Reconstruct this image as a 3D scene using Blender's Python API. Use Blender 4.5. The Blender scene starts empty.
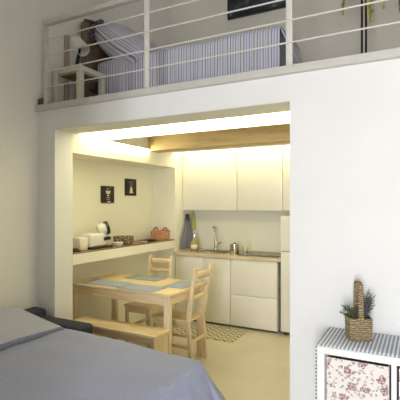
import bpy, bmesh, math, random
from mathutils import Matrix, Vector
random.seed(7)
C = bpy.context.scene.collection
PI = math.pi
R = math.radians

# ------------------------------------------------------------------ materials
def nodes(name):
    m = bpy.data.materials.new(name); m.use_nodes = True
    nt = m.node_tree
    return m, nt, nt.nodes['Principled BSDF']
def N(nt, t, **kw):
    n = nt.nodes.new(t)
    for k, v in kw.items():
        if k.startswith('i_'): n.inputs[k[2:].replace('_', ' ')].default_value = v
        else: setattr(n, k, v)
    return n
def ramp(nt, stops, interp='LINEAR'):
    n = nt.nodes.new('ShaderNodeValToRGB'); cr = n.color_ramp; cr.interpolation = interp
    while len(cr.elements) > 1: cr.elements.remove(cr.elements[-1])
    for i, (p, c) in enumerate(stops):
        e = cr.elements[0] if i == 0 else cr.elements.new(p)
        e.position = p; e.color = (*c, 1)
    return n
def bump(nt, b, src, strength, dist=.01):
    n = nt.nodes.new('ShaderNodeBump'); n.inputs['Strength'].default_value = strength
    n.inputs['Distance'].default_value = dist
    nt.links.new(src, n.inputs['Height']); nt.links.new(n.outputs[0], b.inputs['Normal'])
def plain(name, col, rough=.5, metal=0, var=.06, scale=8, bmp=.0):
    m, nt, b = nodes(name)
    co = N(nt, 'ShaderNodeTexCoord'); no = N(nt, 'ShaderNodeTexNoise'); no.inputs['Scale'].default_value = scale
    no.inputs['Detail'].default_value = 4
    nt.links.new(co.outputs['Object'], no.inputs['Vector'])
    r = ramp(nt, [(.3, [c * (1 - var) for c in col]), (.7, [min(1, c * (1 + var)) for c in col])])
    nt.links.new(no.outputs['Fac'], r.inputs[0]); nt.links.new(r.outputs[0], b.inputs['Base Color'])
    b.inputs['Roughness'].default_value = rough; b.inputs['Metallic'].default_value = metal
    if bmp: bump(nt, b, no.outputs['Fac'], bmp)
    return m
def wood(name, c1, c2, axis='X', rough=.45, scale=1.0):
    m, nt, b = nodes(name)
    co = N(nt, 'ShaderNodeTexCoord'); mp = N(nt, 'ShaderNodeMapping')
    st = {'X': (1.2, 14, 14), 'Y': (14, 1.2, 14), 'Z': (14, 14, 1.2)}[axis]
    mp.inputs['Scale'].default_value = [s * scale for s in st]
    no = N(nt, 'ShaderNodeTexNoise'); no.inputs['Scale'].default_value = 2.2; no.inputs['Detail'].default_value = 5
    no.inputs['Distortion'].default_value = .8
    nt.links.new(co.outputs['Object'], mp.inputs[0]); nt.links.new(mp.outputs[0], no.inputs['Vector'])
    r = ramp(nt, [(.3, c2), (.55, c1), (.8, [min(1, c * 1.08) for c in c1])])
    vo = N(nt, 'ShaderNodeTexVoronoi'); vo.inputs['Scale'].default_value = 1.3 * scale
    mp2 = N(nt, 'ShaderNodeMapping'); mp2.inputs['Scale'].default_value = {'X': (2, 6, 6), 'Y': (6, 2, 6), 'Z': (6, 6, 2)}[axis]
    nt.links.new(co.outputs['Object'], mp2.inputs[0]); nt.links.new(mp2.outputs[0], vo.inputs['Vector'])
    k = ramp(nt, [(.0, (.45, .28, .14)), (.045, (1, 1, 1))])
    nt.links.new(vo.outputs['Distance'], k.inputs[0])
    mx = N(nt, 'ShaderNodeMix', data_type='RGBA', blend_type='MULTIPLY'); mx.inputs[0].default_value = .7
    nt.links.new(no.outputs['Fac'], r.inputs[0])
    nt.links.new(r.outputs[0], mx.inputs[6]); nt.links.new(k.outputs[0], mx.inputs[7])
    nt.links.new(mx.outputs[2], b.inputs['Base Color']); b.inputs['Roughness'].default_value = rough
    bump(nt, b, no.outputs['Fac'], .08)
    return m
def stripes(name, period, stops, src='UV', comp='X', rough=.85, weave=300, off=0.0):
    m, nt, b = nodes(name)
    co = N(nt, 'ShaderNodeTexCoord'); sp = N(nt, 'ShaderNodeSeparateXYZ')
    nt.links.new(co.outputs[src], sp.inputs[0])
    a = N(nt, 'ShaderNodeMath', operation='MULTIPLY_ADD'); a.inputs[1].default_value = 1 / period; a.inputs[2].default_value = off + 100
    fr = N(nt, 'ShaderNodeMath', operation='FRACT')
    nt.links.new(sp.outputs[comp], a.inputs[0]); nt.links.new(a.outputs[0], fr.inputs[0])
    r = ramp(nt, stops, 'CONSTANT'); nt.links.new(fr.outputs[0], r.inputs[0])
    nt.links.new(r.outputs[0], b.inputs['Base Color'])
    b.inputs['Roughness'].default_value = rough
    no = N(nt, 'ShaderNodeTexNoise'); no.inputs['Scale'].default_value = 35
    nt.links.new(co.outputs['Object'], no.inputs['Vector']); bump(nt, b, no.outputs['Fac'], .25)
    return m
def emit(name, col, strength):
    m, nt, b = nodes(name)
    b.inputs['Base Color'].default_value = (.9, .88, .8, 1)
    b.inputs['Emission Color'].default_value = (*col, 1); b.inputs['Emission Strength'].default_value = strength
    no = N(nt, 'ShaderNodeTexNoise'); no.inputs['Scale'].default_value = 3
    bump(nt, b, no.outputs['Fac'], .01)
    return m
M = {}
M['wall'] = plain('white_plaster', (.80, .80, .80), .9, var=.015, scale=3, bmp=.03)
M['taupetrim'] = plain('taupe_wood_paint', (.42, .38, .31), .6, var=.05)
M['leftwall'] = plain('beige_plaster', (.80, .78, .74), .9, var=.02, scale=3, bmp=.03)
M['unseenwall'] = plain('taupe_plaster', (.72, .70, .67), .9, var=.02, scale=3)
M['loftwall'] = plain('loft_plaster', (.70, .67, .60), .9, var=.02, scale=3, bmp=.03)
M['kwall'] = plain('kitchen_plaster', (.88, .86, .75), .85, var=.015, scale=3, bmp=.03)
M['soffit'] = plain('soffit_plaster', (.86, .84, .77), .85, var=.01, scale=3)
M['lintel'] = plain('grey_paint', (.72, .71, .66), .8, var=.02, scale=3)
M['floor'] = plain('beige_resin', (.66, .60, .47), .35, var=.05, scale=2.2)
M['slab'] = plain('pale_grey_steel', (.55, .54, .51), .5, var=.02)
M['rail'] = plain('rail_paint', (.66, .645, .60), .45, var=.02)
M['pine'] = wood('pine', (.80, .64, .40), (.66, .47, .25), 'X')
M['piney'] = wood('pine_y', (.80, .64, .40), (.66, .47, .25), 'Y')
M['pinez'] = wood('pine_z', (.79, .66, .45), (.68, .52, .32), 'Z')
M['beam'] = wood('beam_timber', (.57, .42, .20), (.45, .31, .13), 'X', .6)
M['counter'] = wood('birch_counter', (.68, .57, .41), (.56, .45, .30), 'X', .4)
M['shelfwood'] = wood('brown_shelf_top', (.30, .19, .10), (.20, .12, .06), 'Y', .45)
M['headwood'] = wood('headboard_wood', (.19, .145, .10), (.12, .09, .06), 'Z', .55)
M['darkwood'] = wood('dark_wood', (.10, .065, .035), (.06, .035, .02), 'Y', .5)
M['cab'] = plain('cabinet_white', (.80, .78, .72), .35, var=.01)
M['fridge'] = plain('fridge_white', (.78, .78, .74), .3, var=.01)
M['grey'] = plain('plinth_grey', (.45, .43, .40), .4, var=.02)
M['gap'] = plain('dark_gap', (.10, .095, .085), .7)
M['steel'] = plain('steel', (.62, .60, .55), .22, 1, var=.05)
M['black'] = plain('black_plastic', (.015, .015, .015), .35)
M['blackmatte'] = plain('black_cloth_cover', (.018, .017, .016), .95)
M['blackmetal'] = plain('black_metal', (.012, .012, .013), .4, .3)
M['glassblack'] = plain('ceramic_glass', (.11, .10, .09), .15)
M['white'] = plain('white_gloss', (.82, .81, .78), .25, var=.01)
M['creamp'] = plain('cream_plastic', (.80, .77, .66), .5, var=.02)
M['lampwhite'] = plain('lamp_shade_white', (.82, .81, .76), .6, var=.02)
M['tablewhite'] = plain('side_table_white', (.66, .63, .54), .45, var=.02)
M['shelfunit'] = plain('white_foil', (.84, .84, .85), .35, var=.008)
M['navy'] = plain('navy_fabric', (.035, .038, .065), .9, var=.15, scale=60, bmp=.2)
M['mattress'] = plain('mattress_ticking', (.6, .6, .62), .9)
LED = (1, .925, .53)
M['led'] = emit('warm_led_diffuser', LED, 5.0)
M['led2'] = emit('warm_led_strip', LED, 4.0)
M['led3'] = emit('warm_led_profile', LED, 34.0)
def clear(name, col, rough=.03):
    m, nt, b = nodes(name)
    b.inputs['Base Color'].default_value = (*col, 1); b.inputs['Roughness'].default_value = rough
    b.inputs['Transmission Weight'].default_value = 1.0; b.inputs['IOR'].default_value = 1.45
    no = N(nt, 'ShaderNodeTexNoise'); no.inputs['Scale'].default_value = 6; bump(nt, b, no.outputs['Fac'], .02)
    return m
M['glass'] = clear('clear_glass', (.95, .97, .95))
M['olive'] = plain('olive_glass', (.34, .30, .10), .15, var=.25, scale=30)
M['paper'] = plain('label_paper', (.8, .77, .62), .7)

LOFT = [(0, (.66, .66, .71)), (.16, (.15, .14, .20)), (.22, (.64, .64, .70)), (.33, (.42, .42, .63)), (.45, (.68, .67, .72)),
        (.56, (.23, .22, .31)), (.63, (.65, .65, .70)), (.73, (.46, .46, .67)), (.82, (.66, .66, .70)), (.91, (.28, .27, .34))]
M['loftstripe'] = stripes('lilac_stripe_cotton', .125, LOFT)
M['pillowstripe'] = stripes('lilac_stripe_pillow', .15, LOFT)
M['ruffle'] = stripes('dark_ruffle', .03, [(0, (.10, .09, .13)), (.5, (.32, .31, .42))])
M['runner'] = stripes('blue_stripe_runner', .0205, [(0, (.80, .81, .83)), (.48, (.30, .35, .45))])
M['lace'] = stripes('dotted_edging', .02, [(0, (.75, .75, .75)), (.55, (.08, .08, .09))], comp='Y')
M['placemat'] = stripes('woven_placemat', .02, [(0, (.33, .39, .50)), (.5, (.42, .47, .54)), (.8, (.22, .28, .40))], comp='X')
M['matdark'] = stripes('dark_woven_placemat', .022, [(0, (.31, .36, .45)), (.45, (.42, .45, .49)), (.75, (.15, .18, .26))], comp='X')

def bedcloth(name, c1, c2):
    m, nt, b = nodes(name)
    co = N(nt, 'ShaderNodeTexCoord')
    w = N(nt, 'ShaderNodeTexWave', wave_type='BANDS', bands_direction='Y'); w.inputs['Scale'].default_value = 14
    w.inputs['Distortion'].default_value = 1.2; w.inputs['Detail'].default_value = 2
    nt.links.new(co.outputs['UV'], w.inputs['Vector'])
    no = N(nt, 'ShaderNodeTexNoise'); no.inputs['Scale'].default_value = 45; no.inputs['Detail'].default_value = 5
    nt.links.new(co.outputs['UV'], no.inputs['Vector'])
    r = ramp(nt, [(.2, c2), (.8, c1)]); nt.links.new(w.outputs['Fac'], r.inputs[0])
    nt.links.new(r.outputs[0], b.inputs['Base Color']); b.inputs['Roughness'].default_value = .9
    b.inputs['Sheen Weight'].default_value = .2
    ad = N(nt, 'ShaderNodeMath', operation='ADD'); nt.links.new(w.outputs['Fac'], ad.inputs[0]); nt.links.new(no.outputs['Fac'], ad.inputs[1])
    bump(nt, b, ad.outputs[0], .35, .006)
    return m
M['quilt'] = bedcloth('grey_blue_seersucker', (.34, .365, .54), (.295, .32, .48))
M['quilt2'] = bedcloth('pale_grey_seersucker', (.42, .435, .53), (.37, .385, .475))
M['hem'] = plain('brown_hem', (.20, .16, .17), .9)

def floral():
    m, nt, b = nodes('floral_cotton')
    co = N(nt, 'ShaderNodeTexCoord')
    base = N(nt, 'ShaderNodeRGB'); base.outputs[0].default_value = (.76, .72, .69, 1)
    cur = base.outputs[0]
    def layer(cur, scale, thr, stops, rnd, dist, off):
        mp = N(nt, 'ShaderNodeMapping'); mp.inputs['Location'].default_value = off
        nt.links.new(co.outputs['UV'], mp.inputs[0])
        nz = N(nt, 'ShaderNodeTexNoise'); nz.inputs['Scale'].default_value = scale * 2.5
        nt.links.new(mp.outputs[0], nz.inputs['Vector'])
        mix = N(nt, 'ShaderNodeMix', data_type='RGBA'); mix.blend_type = 'LINEAR_LIGHT'; mix.inputs[0].default_value = dist
        nt.links.new(mp.outputs[0], mix.inputs[6]); nt.links.new(nz.outputs['Color'], mix.inputs[7])
        v = N(nt, 'ShaderNodeTexVoronoi', voronoi_dimensions='2D'); v.inputs['Scale'].default_value = scale; v.inputs['Randomness'].default_value = rnd
        nt.links.new(mix.outputs[2], v.inputs['Vector'])
        lt = N(nt, 'ShaderNodeMath', operation='LESS_THAN'); lt.inputs[1].default_value = thr
        nt.links.new(v.outputs['Distance'], lt.inputs[0])
        # petal colours vary inside each blossom
        n2 = N(nt, 'ShaderNodeTexNoise'); n2.inputs['Scale'].default_value = scale * 9
        nt.links.new(co.outputs['UV'], n2.inputs['Vector'])
        r = ramp(nt, stops); nt.links.new(n2.outputs['Fac'], r.inputs[0])
        # keep only some of the cells
        sp = N(nt, 'ShaderNodeSeparateColor'); nt.links.new(v.outputs['Color'], sp.inputs[0])
        gt = N(nt, 'ShaderNodeMath', operation='GREATER_THAN'); gt.inputs[1].default_value = .25
        nt.links.new(sp.outputs[0], gt.inputs[0])
        mu = N(nt, 'ShaderNodeMath', operation='MULTIPLY'); nt.links.new(lt.outputs[0], mu.inputs[0]); nt.links.new(gt.outputs[0], mu.inputs[1])
        mm = N(nt, 'ShaderNodeMix', data_type='RGBA')
        nt.links.new(mu.outputs[0], mm.inputs[0]); nt.links.new(cur, mm.inputs[6]); nt.links.new(r.outputs[0], mm.inputs[7])
        return mm.outputs[2]
    cur = layer(cur, 34, .20, [(.35, (.13, .12, .13)), (.65, (.42, .40, .40))], 1, .02, (.3, .1, 0))
    cur = layer(cur, 22, .20, [(.35, (.36, .34, .33)), (.65, (.55, .42, .43))], 1, .03, (.7, .4, 0))
    cur = layer(cur, 10.5, .23, [(.38, (.20, .10, .12)), (.5, (.42, .27, .29)), (.62, (.68, .58, .57))], .8, .03, (.0, .05, 0))
    nt.links.new(cur, b.inputs['Base Color']); b.inputs['Roughness'].default_value = .9
    return m
M['floral'] = floral()
def seagrass():
    m, nt, b = nodes('seagrass_weave')
    co = N(nt, 'ShaderNodeTexCoord')
    w = N(nt, 'ShaderNodeTexWave', wave_type='BANDS', bands_direction='Z'); w.inputs['Scale'].default_value = 26
    w.inputs['Distortion'].default_value = 5; w.inputs['Detail'].default_value = 3; w.inputs['Detail Scale'].default_value = 3
    nt.links.new(co.outputs['Object'], w.inputs['Vector'])
    r = ramp(nt, [(.1, (.15, .10, .05)), (.5, (.36, .27, .14)), (.9, (.50, .40, .24))])
    nt.links.new(w.outputs['Fac'], r.inputs[0]); nt.links.new(r.outputs[0], b.inputs['Base Color'])
    b.inputs['Roughness'].default_value = .8; bump(nt, b, w.outputs['Fac'], .9, .006)
    return m
M['seagrass'] = seagrass()
def chevron():
    m, nt, b = nodes('chevron_rug')
    co = N(nt, 'ShaderNodeTexCoord'); sp = N(nt, 'ShaderNodeSeparateXYZ'); nt.links.new(co.outputs['Object'], sp.inputs[0])
    pp = N(nt, 'ShaderNodeMath', operation='PINGPONG'); pp.inputs[1].default_value = .055
    nt.links.new(sp.outputs[0], pp.inputs[0])
    ad = N(nt, 'ShaderNodeMath', operation='ADD'); nt.links.new(pp.outputs[0], ad.inputs[0]); nt.links.new(sp.outputs[1], ad.inputs[1])
    mu = N(nt, 'ShaderNodeMath', operation='MULTIPLY_ADD'); mu.inputs[1].default_value = 1 / .082; mu.inputs[2].default_value = 50
    fr = N(nt, 'ShaderNodeMath', operation='FRACT')
    nt.links.new(ad.outputs[0], mu.inputs[0]); nt.links.new(mu.outputs[0], fr.inputs[0])
    r = ramp(nt, [(0, (.60, .55, .41)), (.64, (.25, .22, .15))], 'CONSTANT')
    nt.links.new(fr.outputs[0], r.inputs[0]); nt.links.new(r.outputs[0], b.inputs['Base Color']); b.inputs['Roughness'].default_value = .95
    no = N(nt, 'ShaderNodeTexNoise'); no.inputs['Scale'].default_value = 120; bump(nt, b, no.outputs['Fac'], .3)
    return m
M['rug'] = chevron()
def spotted(name, c1, c2, scale):
    m, nt, b = nodes(name)
    co = N(nt, 'ShaderNodeTexCoord'); v = N(nt, 'ShaderNodeTexVoronoi', feature='DISTANCE_TO_EDGE'); v.inputs['Scale'].default_value = scale
    nt.links.new(co.outputs['Object'], v.inputs['Vector'])
    r = ramp(nt, [(.0, c1), (.14, c2)]); nt.links.new(v.outputs['Distance'], r.inputs[0])
    nt.links.new(r.outputs[0], b.inputs['Base Color']); b.inputs['Roughness'].default_value = .5
    return m
M['leopard'] = spotted('spotted_bowl', (.55, .45, .28), (.045, .03, .02), 34)
M['towel'] = spotted('grey_blue_towel', (.17, .17, .24), (.28, .28, .35), 60)
M['mitt'] = spotted('yellow_green_cloth', (.62, .62, .20), (.50, .52, .22), 40)
M['orange'] = spotted('orange_check', (.64, .40, .26), (.50, .21, .11), 30)
def painting():
    m, nt, b = nodes('dark_painting')
    co = N(nt, 'ShaderNodeTexCoord'); no = N(nt, 'ShaderNodeTexNoise'); no.inputs['Scale'].default_value = 7; no.inputs['Detail'].default_value = 6
    nt.links.new(co.outputs['Object'], no.inputs['Vector'])
    r = ramp(nt, [(.35, (.008, .009, .012)), (.55, (.03, .035, .05)), (.72, (.16, .18, .20))])
    nt.links.new(no.outputs['Fac'], r.inputs[0]); nt.links.new(r.outputs[0], b.inputs['Base Color']); b.inputs['Roughness'].default_value = .4
    return m
M['painting'] = painting()
M['chalk'] = plain('chalk_board', (.022, .016, .010), .7, var=.3, scale=30)
M['chalkwhite'] = plain('chalk_white', (.72, .68, .55), .8)
M['chalkgrey'] = plain('chalk_grey', (.25, .22, .16), .8)
M['leafy'] = plain('olive_leaf', (.46, .43, .16), .6, var=.3, scale=20)
M['sprig'] = plain('grey_green_sprig', (.13, .15, .09), .7, var=.35, scale=60)
M['sprigblue'] = plain('dusky_blue_sprig', (.13, .14, .19), .7, var=.3, scale=60)
M['terra'] = plain('grey_pot', (.35, .33, .30), .7)
M['winframe'] = plain('window_frame_white', (.8, .8, .8), .4)
M['soil'] = plain('sponge_filler', (.10, .08, .05), .9)

# ------------------------------------------------------------------ mesh helpers
class B:
    def __init__(s): s.bm = bmesh.new(); s.M = Matrix.Identity(4); s.uv = s.bm.loops.layers.uv.new('UVMap')
    def _fin(s, vs):
        for v in vs: v.co = s.M @ v.co
    def box(s, x0, x1, y0, y1, z0, z1, bev=0.0, seg=2):
        r = bmesh.ops.create_cube(s.bm, size=1.0)
        vs = r['verts']
        for v in vs:
            v.co = Vector(((x0 + x1) / 2 + v.co.x * (x1 - x0), (y0 + y1) / 2 + v.co.y * (y1 - y0), (z0 + z1) / 2 + v.co.z * (z1 - z0)))
        if bev:
            es = list({e for v in vs for e in v.link_edges})
            rr = bmesh.ops.bevel(s.bm, geom=es, offset=bev, segments=seg, profile=.5, affect='EDGES')
            vs = list({v for f in rr['faces'] for v in f.verts} | {v for v in vs if v.is_valid})
        s._fin(vs); return s
    def quad(s, pts, uvs=None):
        vs = [s.bm.verts.new(s.M @ Vector(p)) for p in pts]
        f = s.bm.faces.new(vs)
        if uvs:
            for l, u in zip(f.loops, uvs): l[s.uv].uv = u
        return s
    def prism(s, poly, axis, a0, a1):
        """extrude a 2-D polygon along axis ('X','Y','Z') from a0 to a1"""
        def pt(p, a):
            return {'X': (a, p[0], p[1]), 'Y': (p[0], a, p[1]), 'Z': (p[0], p[1], a)}[axis]
        n = len(poly)
        lo = [s.bm.verts.new(s.M @ Vector(pt(p, a0))) for p in poly]
        hi = [s.bm.verts.new(s.M @ Vector(pt(p, a1))) for p in poly]
        s.bm.faces.new(lo); s.bm.faces.new(hi[::-1])
        for i in range(n): s.bm.faces.new((lo[i], hi[i], hi[(i + 1) % n], lo[(i + 1) % n]))
        return s
    def tube(s, pts, rad, n=10, flat=None, caps=True):
        """swept tube through pts; rad number or list; flat=(rx, ry) for a strap"""
        pts = [Vector(p) for p in pts]; rings = []
        up = Vector((0, 0, 1)); prev = None
        for i, p in enumerate(pts):
            t = (pts[min(i + 1, len(pts) - 1)] - pts[max(i - 1, 0)]).normalized()
            if prev is None:
                a = t.cross(up)
                if a.length < 1e-3: a = t.cross(Vector((0, 1, 0)))
                a.normalize()
            else:
                a = (prev - t * prev.dot(t)).normalized()
            prev = a; b = t.cross(a)
            r = rad[i] if isinstance(rad, (list, tuple)) else rad
            rx, ry = (flat if flat else (r, r))
            rings.append([s.bm.verts.new(s.M @ (p + a * math.cos(q) * rx + b * math.sin(q) * ry)) for q in [2 * PI * k / n for k in range(n)]])
        for r0, r1 in zip(rings, rings[1:]):
            for k in range(n): s.bm.faces.new((r0[k], r0[(k + 1) % n], r1[(k + 1) % n], r1[k]))
        if caps: s.bm.faces.new(rings[0][::-1]); s.bm.faces.new(rings[-1])
        return s
    def lathe(s, prof, c=(0, 0, 0), n=24, axis=None):
        """revolve [(r, z)...] about z at c (or along the direction axis)"""
        m = Matrix.Translation(c)
        if axis is not None: m = m @ Vector(axis).to_track_quat('Z', 'Y').to_matrix().to_4x4()
        rings = []
        for r, z in prof:
            if r < 1e-5: rings.append([s.bm.verts.new(s.M @ m @ Vector((0, 0, z)))])
            else: rings.append([s.bm.verts.new(s.M @ m @ Vector((r * math.cos(2 * PI * k / n), r * math.sin(2 * PI * k / n), z))) for k in range(n)])
        for a, b in zip(rings, rings[1:]):
            for k in range(n):
                k2 = (k + 1) % n
                if len(a) == 1 and len(b) == 1: continue
                if len(a) == 1: s.bm.faces.new((a[0], b[k2], b[k]))
                elif len(b) == 1: s.bm.faces.new((a[k], a[k2], b[0]))
                else: s.bm.faces.new((a[k], a[k2], b[k2], b[k]))
        return s
    def grid(s, fn, nu, nv, uvfn=None):
        vs = [[s.bm.verts.new(s.M @ Vector(fn(i / nu, j / nv))) for j in range(nv + 1)] for i in range(nu + 1)]
        for i in range(nu):
            for j in range(nv):
                f = s.bm.faces.new((vs[i][j], vs[i + 1][j], vs[i + 1][j + 1], vs[i][j + 1]))
                if uvfn:
                    for l, (a, b) in zip(f.loops, ((i, j), (i + 1, j), (i + 1, j + 1), (i, j + 1))): l[s.uv].uv = uvfn(a / nu, b / nv)
        return s
def obj(name, b, mat, parent=None, smooth=True, solid=0, sub=0, uvbox=False):
    bmesh.ops.recalc_face_normals(b.bm, faces=b.bm.faces[:])
    if uvbox:
        for f in b.bm.faces:
            n = f.normal
            for l in f.loops:
                p = l.vert.co
                l[b.uv].uv = (p.x, p.z) if abs(n.y) > .5 else ((p.y, p.z) if abs(n.x) > .5 else (p.x, p.y))
    me = bpy.data.meshes.new(name); b.bm.to_mesh(me); b.bm.free()
    me.materials.append(mat if not isinstance(mat, str) else M[mat])
    if smooth:
        for p in me.polygons: p.use_smooth = True
        me.set_sharp_from_angle(angle=R(35))
    o = bpy.data.objects.new(name, me); C.objects.link(o)
    if parent: o.parent = parent
    if solid:
        md = o.modifiers.new('thickness', 'SOLIDIFY'); md.thickness = solid; md.offset = 0
    if sub:
        md = o.modifiers.new('smooth', 'SUBSURF'); md.levels = md.render_levels = sub
    return o
def tag(o, label, cat, group=None):
    o['label'] = label; o['category'] = cat
    if group: o['group'] = group
    return o
def thing(name, label, cat, loc=(0, 0, 0), rz=0, group=None):
    o = bpy.data.objects.new(name, None); C.objects.link(o); o.empty_display_size = .1
    o.location = loc; o.rotation_euler = (0, 0, rz)
    return tag(o, label, cat, group)
def struct(name, b, mat, parent=None, **k):
    o = obj(name, b, mat, parent, **k)
    if parent is None: o['kind'] = 'structure'
    return o
def dup(root, loc, rz, label):
    r = root.copy(); C.objects.link(r); r.location = loc; r.rotation_euler = (0, 0, rz); r['label'] = label
    for ch in list(root.children):
        c = ch.copy(); C.objects.link(c); c.parent = r
        for g in list(ch.children):
            d = g.copy(); C.objects.link(d); d.parent = c
    return r

# ------------------------------------------------------------------ the setting
XL, XR, YB, YF = -3.17, 2.2, -2.5, 2.74       # main room
YK, ZO, ZS0, ZS = 5.40, 2.225, 2.397, 2.45     # kitchen back wall, opening top, loft plate
KX0, KX1 = -2.95, -.78                          # the opening
struct('floor', B().box(-3.6, 2.9, -2.8, 5.6, -.1, 0), 'floor', smooth=False)
struct('wall_left', B().box(XL - .2, XL, YB - .2, 2.96, 0, 5.4).box(XL - .2, XL, 2.96, 5.3, ZS, 5.4), 'leftwall', smooth=False)
b = B(); b.prism([(XL, 0), (KX0, 0), (KX0, ZO), (KX1, ZO), (KX1, 0), (XR, 0), (XR, ZS0), (XL, ZS0)], 'Y', YF, 2.96)
struct('wall_front', b, 'wall', smooth=False)
struct('wall_loft', B().box(XL - .2, XR, 5.10, 5.3, ZS, 5.4), 'loftwall', smooth=False)
# right wall with a window opening, back wall with a glazed door opening
W1 = (-.15, .85, .25, 2.30)                     # opening in the back wall: x0, x1, z0, z1
struct('wall_right', B().box(XR, XR + .2, YB - .2, 5.3, 0, 5.4), 'unseenwall', smooth=False)
x0, x1, z0, z1 = W1
struct('wall_back', B().prism([(XL, 0), (x0, 0), (x0, z1), (x1, z1), (x1, 0), (XR, 0), (XR, 5.4), (XL, 5.4)], 'Y', YB - .2, YB).box(x0, x1, YB - .2, YB, 0, z0), 'unseenwall', smooth=False)
w = struct('window_1', B().box(x0, x0 + .06, YB - .13, YB - .07, z0, z1).box(x1 - .06, x1, YB - .13, YB - .07, z0, z1)
       .box(x0 + .06, x1 - .06, YB - .13, YB - .07, z0, z0 + .06).box(x0 + .06, x1 - .06, YB - .13, YB - .07, z1 - .06, z1)
       .box((x0 + x1) / 2 - .03, (x0 + x1) / 2 + .03, YB - .13, YB - .07, z0 + .06, z1 - .06), 'winframe', smooth=False)
struct('ceiling', B().box(XL - .2, XR + .2, YB - .2, 5.3, 5.4, 5.5), 'unseenwall', smooth=False)
XA, YA = -1.20, .50                             # unseen wall corner, added to shade the bed and front wall's left
struct('wall_unseen_corner', B().box(XL, XA, YB, YA, 0, 5.4), 'unseenwall', smooth=False)
# loft deck and its steel edge
struct('trim_1', B().box(XL, XR, 2.70, 2.80, ZS0, ZS, .004), 'slab', smooth=False)
struct('floor_loft', B().box(XL, XR, 2.80, 5.1, ZS0 + .003, ZS - .002), 'slab', smooth=False)
# kitchen shell: left wall with the deep recess
XK = -3.32
b = B(); b.box(XK - .12, XK, 2.96, 4.83, 0, ZS0)                 # recess back
b.box(XK, KX0, 2.96, 4.83, 2.03, ZS0)                            # bulkhead above the recess
b.box(XK - .12, KX0, 4.83, YK, 0, ZS0)                           # return by the counter
struct('wall_left_kitchen', b, 'kwall', smooth=False)
struct('wall_back_kitchen', B().box(XK - .12, -.58, YK, YK + .12, 0, ZS0), 'kwall', smooth=False)
struct('wall_right_kitchen', B().box(-.70, -.58, 2.96, YK, 0, ZS0), 'kwall', smooth=False)
YP = 3.47
struct('ceiling_kitchen', B().box(KX0, -.70, 3.03, YP, 2.262, ZS0).box(KX0, -.70, 4.52, YK, 2.235, ZS0), 'soffit', smooth=False)
struct('trim_4', B().box(XL, XL + .02, 3.06, 3.12, ZS, 3.24, .003), 'taupetrim')
struct('trim_2', B().box(KX0, -.70, 4.20, 4.42, 2.187, ZS0, .006), 'beam')
struct('trim_3', B().box(KX0, KX1, 2.745, 2.96, ZO - .006, ZO).box(KX0, -.70, 2.96, 3.03, ZO - .006, ZS0), 'lintel', smooth=False)
# ceiling lights
t = thing('ceiling_light', 'long glowing warm light panel just inside the top of the kitchen opening', 'ceiling light', (-1.825, 3.25, 2.262), group='warm light panels in the kitchen ceiling')
obj('diffuser', B().box(-1.115, 1.115, -.21, .21, -.042, -.014), 'led', t, smooth=False)
obj('frame', B().box(-1.12, 1.12, -.218, .22, -.014, 0).box(-1.12, 1.12, .212, .22, -.045, -.014), 'soffit', t, smooth=False)
t = thing('ceiling_light', 'narrow glowing warm light strip behind the timber beam above the white cabinets', 'ceiling light', (-1.825, 4.88, 2.235), group='warm light panels in the kitchen ceiling')
obj('diffuser', B().box(-1.115, 1.115, -.10, .10, -.03, -.01), 'led2', t, smooth=False)
obj('frame', B().box(-1.12, 1.12, -.11, .11, -.01, 0), 'soffit', t, smooth=False)
t = thing('wall_light_profile', 'thin glowing warm light profile along the top of the left kitchen wall', 'wall light', (KX0, 3.835, 2.19))
obj('diffuser', B().box(.012, .035, -.355, .355, -.014, .010), 'led3', t, smooth=False)
obj('channel', B().box(.001, .012, -.36, .36, -.016, .014).box(.012, .037, -.36, .36, .010, .014), 'soffit', t, smooth=False)

# ------------------------------------------------------------------ loft railing
t = thing('loft_railing', 'pale metal railing with thin horizontal rods along the loft edge', 'railing', (0, 2.765, ZS))
YR = 0
for i, x in enumerate((-3.09, -1.95, -.79, .37, 1.53)):
    obj('post', B().box(x - .022, x + .022, YR - .012, YR + .012, 0.0, .745, .003), 'rail', t)
for i, z in enumerate((.165, .313, .461, .609)):
    obj('rod', B().tube([(-3.11, YR - .016, z), (XR - .02, YR - .016, z)], .0062, 8), 'rail', t)
obj('handrail', B().box(-3.112, XR - .02, YR - .028, YR + .028, .745, .785, .004), 'rail', t)
obj('corner_bracket', B().box(-3.165, -3.112, YR - .03, YR + .03, 0, .07, .004), 'gap', t)['label'] = 'dark corner bracket at the railing foot'

# ------------------------------------------------------------------ loft bed
bx0, bx1, by0, by1, zt = -3.03, -1.07, 3.40, 4.02, .588
t = thing('bed', 'single bed on the loft with a brown headboard, beneath the striped bedspread', 'bed', (0, 0, ZS))
obj('bed_base', B().box(bx0, bx1 - .05, by0 + .05, by1 - .05, .10, .30, .01), 'headwood', t)
obj('mattress', B().box(bx0 + .01, bx1 - .02, by0 + .03, by1 - .03, .30, zt - .015, .04, 3), 'mattress', t)
for x in (bx0 + .04, bx1 - .12):
    for y in (by0 + .1, by1 - .1): obj('leg', B().tube([(x, y, 0), (x, y, .11)], [.022, .028], 10), 'headwood', t)
hb = obj('headboard', B().box(-3.125, -3.095, 3.325, 4.45, .30, .90, .006), 'headwood', t)
for y in (3.295, 4.48): obj('headboard_post', B().box(-3.14, -3.08, y - .03, y + .03, 0, .985, .008), 'headwood', t)
b = B()
b.tube([(-3.11, 3.30 + q * 1.18, 1.0 + .05 * math.sin(q * PI) + .012 * math.sin(q * 19)) for q in [k / 40 for k in range(41)]], .022, 8)
for k in range(9):                                            # curled scrollwork under the top rail
    y = 3.36 + k * .125
    b.tube([(-3.11 + .01, y + .055 * (1 - a / 14) * math.cos(a), .955 + .04 * (1 - a / 14) * math.sin(a)) for a in [q * .45 for q in range(28)]], .008, 6)
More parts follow.
